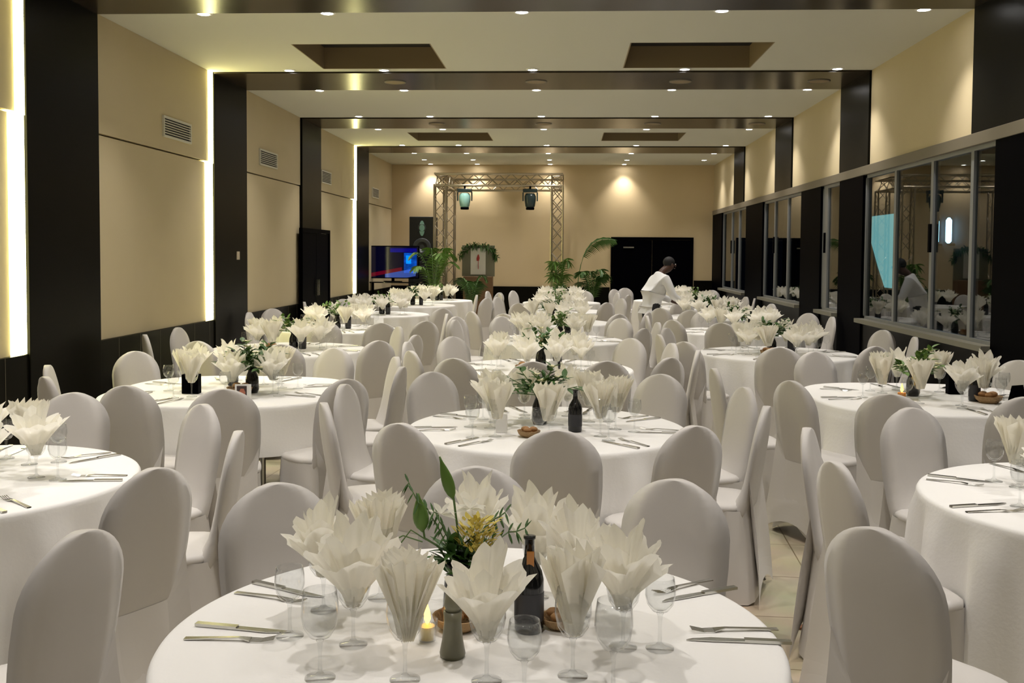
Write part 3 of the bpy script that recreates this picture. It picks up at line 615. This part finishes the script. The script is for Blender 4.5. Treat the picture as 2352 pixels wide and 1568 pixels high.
def tent(x, y, rz, lab, m='black', h=0.10, w_=0.10):
    o = obj('table_card', MB().loft([[(-w_/2, -0.035, 0), (w_/2, -0.035, 0), (w_/2, -0.03, 0), (-w_/2, -0.03, 0)], [(-w_/2, -0.002, h), (w_/2, -0.002, h), (w_/2, 0.002, h), (-w_/2, 0.002, h)]]).loft([[(-w_/2, 0.03, 0), (w_/2, 0.03, 0), (w_/2, 0.035, 0), (-w_/2, 0.035, 0)], [(-w_/2, -0.002, h), (w_/2, -0.002, h), (w_/2, 0.002, h), (-w_/2, 0.002, h)]]), MAT[m], loc=(x, y, ZT)); o.rotation_euler = (0, 0, rz)
    return tag(o, lab, 'card', 'table cards')
KIND = dict(T1='sparse', T2='sparse', L2='bush', R2='light', R3='bush', R4='bush', L4='light')
for i, tk in enumerate(TAB):
    if tk in ('T0', 'L1', 'R1'): continue
    cx, cy = TAB[tk]; tn_ = TN[tk]; ox, oy = random.uniform(-0.06, 0.06), random.uniform(-0.05, 0.05)
    pos = {'L2': (-2.06, 6.45), 'T1': (-0.14, 5.42), 'R2': (2.30, 6.75)}.get(tk, (cx+ox, cy+oy))
    arrangement(pos[0], pos[1], 40+i, KIND.get(tk, 'light' if i % 2 else 'bush'), 'green leaves with cream blossoms in a dark vase, centre of the '+tn_)
    bp = {'T1': (0.05, 5.20), 'L2': (-2.30, 6.78), 'R2': (2.62, 6.55)}.get(tk, (cx+0.13, cy-0.02+oy))
    bottle(bp[0], bp[1], 'dark wine bottle beside the flowers of the '+tn_, 0.25 if tk != 'T1' else 0.22)
    if tk == 'T1': basket(-0.185, 5.03, 'small basket of brown bread rolls on the '+tn_, 0.7)
    elif cy < 14: basket(cx+(0.0 if tk != 'T1' else -0.16)-0.12*(tk != 'R2')+(0.30 if tk == 'R2' else 0)+(0.25 if tk == 'L2' else 0), cy-0.20, 'small round basket of brown bread rolls on the '+tn_)
for tk in ('L1', 'R1'):
    cx, cy = TAB[tk]; arrangement(cx, cy, 70, 'bush', 'green leaves with cream blossoms in a dark vase, centre of the '+TN[tk])
o = obj('menu_box', MB().box(-0.055, -0.03, 0, 0.055, 0.03, 0.125), MAT['black'], loc=(-2.44, 6.38, ZT), bevel=0.003); tag(o, 'black square menu box standing on the second left-row table', 'box')
t = thing('photo_stand', 'small upright picture of a reddish face on the second left-row table', 'picture', (-2.02, 6.14, ZT), 0.1)
obj('frame', MB().box(-0.05, 0, 0, 0.05, 0.012, 0.095), MAT['card'], t); obj('picture', MB().box(-0.038, -0.002, 0.012, 0.024, 0.001, 0.085), MAT['photo'], t); obj('face', MB().loft([sup(14, 0.016, 0.0012, 2, -0.004, -0.0025, 0.02), sup(14, 0.020, 0.0012, 2, -0.004, -0.0025, 0.045), sup(14, 0.010, 0.0012, 2, -0.004, -0.0025, 0.068)]), MAT['skinp'], t)
tent(-0.10, 7.70, 0.4, 'white tent card beside the bottle on the third centre-row table', 'card', 0.10, 0.07)
tent(-2.32, 12.25, 0.3, 'white tent card on the fourth left-row table', 'card', 0.12, 0.12)
tent(2.80, 6.35, 0.5, 'black tent card at the right of the second right-row table', 'black', 0.13, 0.10)
o = obj('menu_box', MB().box(-0.05, -0.03, 0, 0.05, 0.03, 0.15), MAT['black'], loc=(2.62, 6.88, ZT), bevel=0.003); tag(o, 'black square menu box behind the napkins of the second right-row table', 'box')
o = obj('napkin_packet', MB().box(-0.03, -0.012, 0, 0.03, 0.012, 0.10), MAT['card'], loc=(-0.33, 5.13, ZT), bevel=0.004); tag(o, 'white upright paper packet left of centre on the second centre-row table', 'packet')

# nearest centre table: tall flowers, bottle, mill, candle, bread
t = thing('flower_arrangement', 'tall green lily buds, fern and yellow blooms at the centre of the nearest centre-row table', 'flowers', (-0.27, 2.50, ZT), 0, 'flower centrepieces')
obj('vase', MB().lathe([(0.03, 0), (0.038, 0.02), (0.034, 0.09), (0.026, 0.12), (0.032, 0.14), (0.026, 0.14)], 18), MAT['bottle'], t, True)
st = MB(); lf = MB(); bd = MB(); FE = []; yl = MB(); wh = MB()
def bud(p, d, L_, r):
    p = Vector(p); d = Vector(d).normalized(); a = d.cross(Vector((0, 1, 0))).normalized(); b = d.cross(a); rings = []
    for i in range(9):
        t_ = i/8.0; rr = r*(sin(pi*min(0.97, t_**0.75+0.02)))+0.0006; rings.append([p+d*L_*t_+a*rr*cos(2*pi*j/8)+b*rr*0.6*sin(2*pi*j/8) for j in range(8)])
    bd.loft(rings)
st.tube([(0, 0, 0.10), (0.0, 0, 0.22), (-0.012, 0, 0.31)], 0.003, 6); bud((-0.012, 0, 0.30), (-0.32, 0, 1), 0.115, 0.015)
st.tube([(0, 0, 0.10), (-0.05, 0, 0.18), (-0.085, 0, 0.20), (-0.09, 0, 0.235)], 0.003, 6); bud((-0.09, 0.0, 0.215), (-0.12, 0, 1), 0.10, 0.020)
st.tube([(-0.09, 0, 0.19), (-0.14, 0, 0.205), (-0.19, -0.01, 0.18), (-0.21, -0.01, 0.15)], 0.002, 5); st.tube([(-0.08, 0, 0.195), (-0.12, 0, 0.22), (-0.15, 0, 0.18)], 0.002, 5)
rnd = random.Random(5)
for (x1, z1) in ((-0.13, 0.335), (0.17, 0.23), (-0.06, 0.27), (0.12, 0.27)):
    pts = [Vector((0, 0, 0.12)).lerp(Vector((x1, rnd.uniform(-0.03, 0.03), z1)), s_/8)+Vector((0, 0, 0.02*sin(pi*s_/8))) for s_ in range(9)]
    st.tube(pts, 0.0018, 4); fe = MB(); FE.append(fe)
    for p in pts[3:]:
        for sg in (-1, 1):
            for jj in (0, 1):
                leaf_pts(fe, p, (0.5*(1 if x1 > 0 else -1)+rnd.uniform(-0.2, 0.2), sg*0.6, sg*0.9+rnd.uniform(-0.2, 0.2)), 0.030, 0.006, 0.1, 3)
for i in range(60):
    a = rnd.uniform(0, 6.28); el = rnd.uniform(0.1, 1.3); leaf_pts(lf, (rnd.uniform(-0.02, 0.05), rnd.uniform(-0.02, 0.02), rnd.uniform(0.10, 0.17)), (cos(a)*cos(el), sin(a)*cos(el), sin(el)), rnd.uniform(0.06, 0.13), rnd.uniform(0.016, 0.03), 0.25, 5)
leaf_pts(lf, (0.01, -0.01, 0.15), (0.35, 0, 1), 0.13, 0.05, 0.1, 6); leaf_pts(lf, (-0.01, -0.01, 0.13), (-0.1, -0.1, 1), 0.12, 0.035, 0.1, 6)
for i in range(170):
    a = rnd.uniform(0, 6.28); rr = rnd.uniform(0, 0.045); p = (0.055+rr*cos(a)*1.2, -0.03+rr*sin(a)*0.6, 0.175+rnd.uniform(0, 0.085)); leaf_pts(yl, p, (cos(a)+0.3, sin(a), rnd.uniform(0.5, 1.6)), rnd.uniform(0.018, 0.034), 0.010, 0.2, 3)
for cx_, cz_ in ((-0.045, 0.26), (0.03, 0.275)):
    for j in range(6): a = j*pi/3; leaf_pts(wh, (cx_, 0.015, cz_), (cos(a), 0.3*sin(a), 0.5+0.5*sin(a)), 0.045, 0.024, 0.3, 5)
obj('stems', st, MAT['stem'], t); obj('leaves', lf, MAT['leaf'], t); obj('buds', bd, MAT['leaf2'], t, True); [obj('fern_frond', q, MAT['leaf'], t) for q in FE]; obj('yellow_bloom', yl, MAT['yellow'], t); obj('white_bloom', wh, MAT['napkin'], t)
bt = bottle(-0.085, 2.42, 'black wine bottle with dark label on the nearest centre-row table', 0.235)
obj('neck_ribbon', MB().box(-0.006, -0.020, 0.12, 0.012, -0.013, 0.20), MAT['amber'], bt)
t = thing('pepper_mill', 'grey-green pepper mill before the flowers on the nearest centre-row table', 'mill', (-0.254, 2.25, ZT)); obj('body', MB().lathe([(0.028, 0), (0.030, 0.008), (0.024, 0.04), (0.020, 0.08), (0.022, 0.105)], 16), MAT['mill'], t, True); obj('cap', MB().lathe([(0.018, 0.106), (0.021, 0.12), (0.017, 0.145), (0.006, 0.155)], 16), MAT['mill'], t, True)
t = thing('tea_light', 'small lit candle glowing orange on the nearest centre-row table', 'candle', (-0.325, 2.34, ZT)); obj('holder', MB().lathe([(0.02, 0), (0.026, 0.05), (0.024, 0.05), (0.018, 0.004)], 16), MAT['glass'], t, True); obj('wax', MB().lathe([(0.017, 0.003), (0.019, 0.035)], 14), MAT['wax'], t); obj('flame', MB().lathe([(0.002, 0.038), (0.008, 0.052), (0.007, 0.066), (0.001, 0.086)], 10), MAT['flame'], t, True)
basket(-0.26, 2.42, 'small basket of brown bread under the flowers of the nearest centre-row table', 0.75)
basket(-0.01, 2.45, 'small basket of bread right of the black bottle, nearest centre-row table', 0.6)
t = thing('tea_light', 'small lit candle glowing orange on the second right-row table', 'candle', (2.13, 6.45, ZT)); obj('holder', MB().lathe([(0.02, 0), (0.026, 0.06), (0.024, 0.06), (0.018, 0.004)], 16), MAT['amber'], t, True); obj('flame', MB().lathe([(0.002, 0.062), (0.010, 0.076), (0.008, 0.095), (0.001, 0.12)], 10), MAT['flame'], t, True)

# ------------------------------------------------------------------ stage end of the hall
def truss_bar(mb, a, b, s=0.24, r=0.018):
    a, b = Vector(a), Vector(b); d = (b-a).normalized(); L_ = (b-a).length
    u = d.cross(Vector((0, 0, 1)) if abs(d.z) < 0.9 else Vector((0, 1, 0))).normalized(); v = d.cross(u); h = s/2
    cs = [(u+v)*h, (u-v)*h, (-u-v)*h, (-u+v)*h]
    for c in cs: mb.tube([a+c, b+c], r, 6)
    n = max(2, int(L_/0.26))
    for i in range(n):
        for q in range(4):
            c0, c1 = cs[q], cs[(q+1) % 4]; p0, p1 = a+d*L_*i/n, a+d*L_*(i+1)/n
            mb.tube([p0+(c0 if i % 2 else c1), p1+(c1 if i % 2 else c0)], r*0.5, 4)
x0, x1, y0, y1, zt = -2.66, -0.22, 20.95, 22.55, 3.22
t = thing('lighting_truss', 'square aluminium lighting truss frame standing before the back wall', 'truss', (0, 0, 0))
for x, y in ((x0, y0), (x1, y0), (x0, y1), (x1, y1)):
    mb = MB(); truss_bar(mb, (x, y, 0.03), (x, y, zt-0.10)); mb.box(x-0.2, y-0.2, 0, x+0.2, y+0.2, 0.03); obj('leg', mb, MAT['truss'], t)
for a, b in (((x0-0.12, y0, zt), (x1+0.12, y0, zt)), ((x0-0.12, y1, zt), (x1+0.12, y1, zt)), ((x0, y0+0.12, zt), (x0, y1-0.12, zt)), ((x1, y0+0.12, zt), (x1, y1-0.12, zt))):
    mb = MB(); truss_bar(mb, a, b); obj('crossbeam', mb, MAT['truss'], t)
for xx, nm in ((-2.15, 'left'), (-0.78, 'right')):
    t = thing('moving_head_light', 'black stage moving-head light hanging upside down from the truss, '+nm+' one', 'stage light', (xx, y0, 3.10), 0, 'moving-head lights on the truss')
    obj('clamp', MB().tube([(0, 0, 0.0), (0, 0, -0.08)], 0.02, 8), MAT['black'], t); obj('base', MB().box(-0.15, -0.09, -0.14, 0.15, 0.09, -0.07), MAT['lamphead'], t, bevel=0.01)
    obj('yoke', MB().box(-0.16, -0.04, -0.32, -0.135, 0.04, -0.14).box(0.135, -0.04, -0.32, 0.16, 0.04, -0.14), MAT['lamphead'], t, bevel=0.006)
    hd = obj('head', MB().lathe([(0.07, -0.46), (0.10, -0.43), (0.12, -0.30), (0.12, -0.22), (0.09, -0.16)], 18), MAT['lampglass'] if nm == 'left' else MAT['lamphead'], t, True); obj('lens_ring', MB().lathe([(0.085, -0.50), (0.09, -0.455)], 18), MAT['black'], t, True)
# loudspeakers
def cabinet(x, y, z, w_, d_, h, lab, top):
    t = thing('loudspeaker', lab, 'speaker', (x, y, z), 0, 'stacked loudspeakers left of the truss')
    obj('cabinet', MB().box(-w_/2, -d_/2, 0, w_/2, d_/2, h), MAT['speaker'], t, bevel=0.012)
    cc = MB(); 
    def disc(cz, r): cc.loft([[(rr*cos(2*pi*j/20), -d_/2-yy, cz+rr*sin(2*pi*j/20)) for j in range(20)] for rr, yy in ((r, 0.004), (r*0.9, 0.012), (r*0.5, 0.002), (0.01, 0.006))])
    disc(h*0.32, min(w_, h)*0.36); disc(h*0.75, w_*0.16); obj('driver', cc, MAT['cone'] if top else MAT['speaker'], t, True)
    if top: obj('horn', MB().loft([[(0.10*cos(2*pi*j/16)*0.6, -d_/2-0.006, h*0.74+0.17*sin(2*pi*j/16)) for j in range(16)], [(0.03*cos(2*pi*j/16), -d_/2-0.012, h*0.74+0.06*sin(2*pi*j/16)) for j in range(16)]]), MAT['lampglass'], t)
cabinet(-3.18, 22.1, 0, 0.62, 0.6, 0.75, 'lower black bass cabinet of the loudspeaker stack behind the television', False)
cabinet(-3.17, 22.1, 0.75, 0.60, 0.6, 0.75, 'middle black cabinet of the loudspeaker stack behind the television', False)
cabinet(-3.18, 22.1, 1.50, 0.56, 0.5, 0.98, 'top black loudspeaker of the stack beside the truss', True)
# television on its stand
t = thing('television_stand', 'dark low stand with glass top under the television', 'stand', (-3.62, 20.7, 0)); obj('top', MB().box(-0.5, -0.22, 1.06, 0.6, 0.22, 1.085), MAT['bottle'], t)
for x in (-0.42, 0.52): obj('leg', MB().tube([(x, 0, 0.0), (x, 0, 1.06)], 0.025, 8), MAT['black'], t)
obj('shelf', MB().box(-0.42, -0.2, 0.62, 0.52, 0.2, 0.64), MAT['bottle'], t)
t = thing('television', 'flat television showing a blue and red picture, left of the truss', 'television', (-3.62, 20.7, 1.086))
obj('casing', MB().box(-0.555, -0.02, 0.065, 0.555, 0.03, 0.745), MAT['black'], t, bevel=0.006); obj('screen', MB().box(-0.535, -0.024, 0.085, 0.535, -0.0205, 0.725), MAT['screen'], t)
obj('foot', MB().box(-0.18, -0.1, 0, 0.18, 0.1, 0.012).box(-0.03, 0, 0.012, 0.03, 0.025, 0.08), MAT['black'], t)
# palms
def palm(x, y, seed, h, n, lab, spread=0.6, frondL=0.9):
    rnd = random.Random(seed); t = thing('potted_palm', lab, 'plant', (x, y, 0), 0, 'palms at the stage end')
    obj('pot', MB().lathe([(0.13, 0), (0.17, 0.26), (0.18, 0.28), (0.155, 0.28), (0.14, 0.24)], 18), MAT['pot'], t, True); st_ = MB(); lf_ = MB()
    for i in range(n):
        a = rnd.uniform(0, 6.28); L_ = frondL*rnd.uniform(0.75, 1.1); hh = h*rnd.uniform(0.75, 1.0); pts = []
        for j in range(11):
            u = j/10.0; rr = spread*u**1.7*L_; z = 0.24+(hh-0.24)*sin(u*pi*0.62)/sin(pi*0.5)
            pts.append(Vector((rr*cos(a), rr*sin(a), z)))
        st_.tube(pts, 0.010, 5, 0.003)
        for j in range(4, 11):
            for f_ in (0, 0.33, 0.66):
                jj = min(9.99, j-1+f_); i0 = int(jj); p = pts[i0].lerp(pts[i0+1], jj-i0); d = (pts[i0+1]-pts[i0]).normalized(); s_ = d.cross(Vector((0, 0, 1))).normalized()
                for sg in (-1, 1): leaf_pts(lf_, p, d*0.8+s_*sg*1.0, 0.30*sin(pi*(0.25+0.65*(jj-3)/7)), 0.030, 0.45, 4, (0.2, 0.6, 0.8))
    obj('stems', st_, MAT['stem'], t); obj('fronds', lf_, MAT['leaf2'] if seed % 2 else MAT['leaf'], t)
palm(-2.74, 20.48, 3, 1.85, 9, 'potted palm before the left leg of the truss', 0.55); palm(-1.95, 20.45, 8, 1.35, 7, 'low potted palm just right of the truss left leg', 0.5, 0.7)
palm(-0.15, 20.55, 5, 1.6, 8, 'slender potted palm before the right leg of the truss', 0.30, 0.7); palm(0.55, 21.9, 12, 1.42, 9, 'bushy potted palm between the truss and the black back door', 0.5, 0.75)
t = thing('potted_palm', 'potted palm sending one long frond up past the corner of the black door', 'plant', (0.22, 22.62, 0), 0, 'palms at the stage end')
obj('pot', MB().lathe([(0.12, 0), (0.15, 0.24), (0.135, 0.24), (0.12, 0.2)], 16), MAT['pot'], t, True); st_ = MB(); lf_ = MB()
pts = [Vector((0.85*(u/12)**2.6, -0.1*(u/12), 0.2+1.83*sin(pi*0.56*u/12))) for u in range(13)]; st_.tube(pts, 0.014, 5, 0.005)
for j in range(60, 120):
    i0 = j//10; p = pts[i0].lerp(pts[i0+1], (j % 10)/10); d = (pts[i0+1]-pts[i0]).normalized(); leaf_pts(lf_, p, d*0.9+Vector((0.1, (-1)**j*0.35, (-0.75 if j % 2 else 0.5))), 0.26*sin(pi*(0.2+0.7*(j-60)/60)), 0.032, 0.5, 4, (0.1, 0.9, 0.3))
obj('stems', st_, MAT['stem'], t); obj('fronds', lf_, MAT['leaf'], t)
# display stand with poster and garland
t = thing('poster_display', 'wooden display case with white poster, red motif and green garland, inside the truss', 'display', (-1.95, 22.0, 0))
obj('cabinet', MB().box(-0.32, -0.15, 0, 0.32, 0.15, 1.18), MAT['wood'], t, bevel=0.01); obj('backboard', MB().box(-0.36, 0.0, 1.18, 0.36, 0.04, 1.86), MAT['mill'], t)
obj('poster', MB().box(-0.17, -0.012, 1.22, 0.16, -0.002, 1.80), MAT['poster'], t); obj('motif', MB().loft([sup(14, 0.025, 0.002, 2, -0.01, -0.016, 1.52), sup(14, 0.035, 0.002, 2, -0.005, -0.016, 1.58), sup(14, 0.012, 0.002, 2, 0.0, -0.016, 1.66)]).box(-0.008, -0.016, 1.34, 0.004, -0.012, 1.52), MAT['red'], t)
gl = MB(); rnd = random.Random(9)
for i in range(240):
    u = rnd.random(); a = pi*u; px_ = 0.40*cos(a)*1.0; pz = 1.60+0.27*sin(a); dd = rnd.uniform(0, 6.28); leaf_pts(gl, (px_, rnd.uniform(-0.06, 0.02), pz+rnd.uniform(-0.05, 0.03)), (cos(dd), -0.4, sin(dd)), 0.11, 0.03, 0.3, 3)
obj('garland', gl, MAT['leaf'], t)

# ------------------------------------------------------------------ people
def skin_obj(name, verts, edges, rad, m, parent=None, sub=2, root=0):
    me = bpy.data.meshes.new(name); me.from_pydata(verts, edges, []); o = bpy.data.objects.new(name, me); COL.objects.link(o); me.materials.append(m)
    sk = o.modifiers.new('skin', 'SKIN'); sk.use_smooth_shade = True
    for i, r in enumerate(rad): 
        rr = r if isinstance(r, tuple) else (r, r); me.skin_vertices[0].data[i].radius = rr; me.skin_vertices[0].data[i].use_root = (i == root)
    sb = o.modifiers.new('sub', 'SUBSURF'); sb.levels = sub; sb.render_levels = sub
    if parent: o.parent = parent
    return o
def person(x, y, rz, lean, lab, head_down=0.15):
    """standing figure facing +y, bending forward by lean (m) at the shoulders"""
    t = thing('person', lab, 'person', (x, y, 0), rz)
    # 0 pelvis 1 waist 2 chest 3 neck base 4 neck 5 head low 6 head mid 7 head top | legs 8.. | arms
    sh = 1.39-lean*0.30
    V = [(0, 0, 0.93), (0, lean*0.25, 1.08), (0, lean*0.75, sh-0.10), (0, lean, sh+0.04), (0, lean+0.03, sh+0.085), (0, lean+0.07+head_down*0.3, sh+0.115), (0, lean+0.09+head_down*0.5, sh+0.185), (0, lean+0.08+head_down*0.5, sh+0.255)]
    Rr = [(0.14, 0.10), (0.12, 0.085), (0.14, 0.085), (0.075, 0.05), 0.055, (0.068, 0.075), (0.078, 0.092), (0.055, 0.065)]
    E_ = [(0, 1), (1, 2), (2, 3), (3, 4), (4, 5), (5, 6), (6, 7)]
    legs = []
    for sg in (-1, 1):
        b = len(V); V += [(sg*0.095, 0.0, 0.86), (sg*0.10, 0.03, 0.50), (sg*0.11, -0.01, 0.10), (sg*0.115, 0.10, 0.04)]; Rr += [0.095, 0.062, 0.042, 0.036]; E_ += [(0, b), (b, b+1), (b+1, b+2), (b+2, b+3)]
        b = len(V); V += [(sg*0.20, lean, sh-0.03), (sg*0.26, lean+0.10, sh-0.30), (sg*0.20, lean+0.33, sh-0.40), (sg*0.19, lean+0.40, sh-0.42)]; Rr += [0.055, 0.042, 0.030, 0.030]; E_ += [(2, b), (b, b+1), (b+1, b+2), (b+2, b+3)]
        for f_ in range(4): c = len(V); V += [(sg*0.19+(f_-1.5)*0.018, lean+0.455+0.008*(1.5-abs(f_-1.5)), sh-0.435), (sg*0.19+(f_-1.5)*0.019, lean+0.485, sh-0.46)]; Rr += [0.009, 0.007]; E_ += [(b+3, c), (c, c+1)]
        c = len(V); V += [(sg*0.155, lean+0.42, sh-0.44), (sg*0.145, lean+0.45, sh-0.46)]; Rr += [0.010, 0.008]; E_ += [(b+3, c), (c, c+1)]
    skin_obj('body', V, E_, Rr, MAT['skin'], t)
    S = V[:4]+[(0, lean+0.015, sh+0.065)]; SE = [(0, 1), (1, 2), (2, 3), (3, 4)]; SR = [(0.175, 0.140), (0.168, 0.135), (0.20, 0.152), (0.10, 0.085), (0.068, 0.062)]
    b0 = len(S); S += [(0, 0.0, 0.885)]; SE += [(0, b0)]; SR += [(0.162, 0.128)]
    for sg in (-1, 1):
        b = len(S); S += [(sg*0.20, lean, sh-0.03), (sg*0.26, lean+0.10, sh-0.30), (sg*0.205, lean+0.30, sh-0.39)]; SE += [(2, b), (b, b+1), (b+1, b+2)]; SR += [0.080, 0.064, 0.048]
    skin_obj('shirt', S, SE, SR, MAT['shirt'], t)
    S = [(0, 0, 0.93), (0, lean*0.2, 1.03)]; SE = [(0, 1)]; SR = [(0.165, 0.125), (0.15, 0.12)]
    for sg in (-1, 1): b = len(S); S += [(sg*0.095, 0, 0.84), (sg*0.10, 0.03, 0.50), (sg*0.11, -0.01, 0.09)]; SE += [(0, b), (b, b+1), (b+1, b+2)]; SR += [0.115, 0.082, 0.065]
    skin_obj('trousers', S, SE, SR, MAT['trousers'], t)
    hy, hz = lean+0.085+head_down*0.5, sh+0.20
    obj('hair', MB().ico((0, hy-0.018, hz+0.025), 0.083, 0.095, 0.088, 14, 9), MAT['hair'], t, True)
    f = MB(); f.ico((-0.03, hy+0.083, hz-0.005), 0.010, 0.007, 0.006, 8, 5).ico((0.03, hy+0.083, hz-0.005), 0.010, 0.007, 0.006, 8, 5); obj('eyes', f, MAT['card'], t, True)
    f = MB(); f.ico((0, hy+0.096, hz-0.03), 0.012, 0.016, 0.022, 8, 6).ico((0, hy+0.082, hz-0.072), 0.024, 0.010, 0.007, 8, 5).ico((-0.083, hy, hz-0.02), 0.010, 0.018, 0.028, 8, 5).ico((0.083, hy, hz-0.02), 0.010, 0.018, 0.028, 8, 5); obj('face_features', f, MAT['skin'], t, True)
    for sg in (-1, 1): obj('shoe', MB().loft([sup(16, 0.045, 0.13, 2.6, sg*0.115, 0.055, 0), sup(16, 0.046, 0.132, 2.6, sg*0.115, 0.055, 0.03), sup(16, 0.035, 0.09, 2.4, sg*0.115, 0.02, 0.085)]), MAT['black'], t, True)
    return t
person(1.30, 15.62, radians(-70), 0.16, 'person in white shirt and black trousers leaning over the fifth right-row table')

# fill: clear leftovers
bpy.context.view_layer.update()
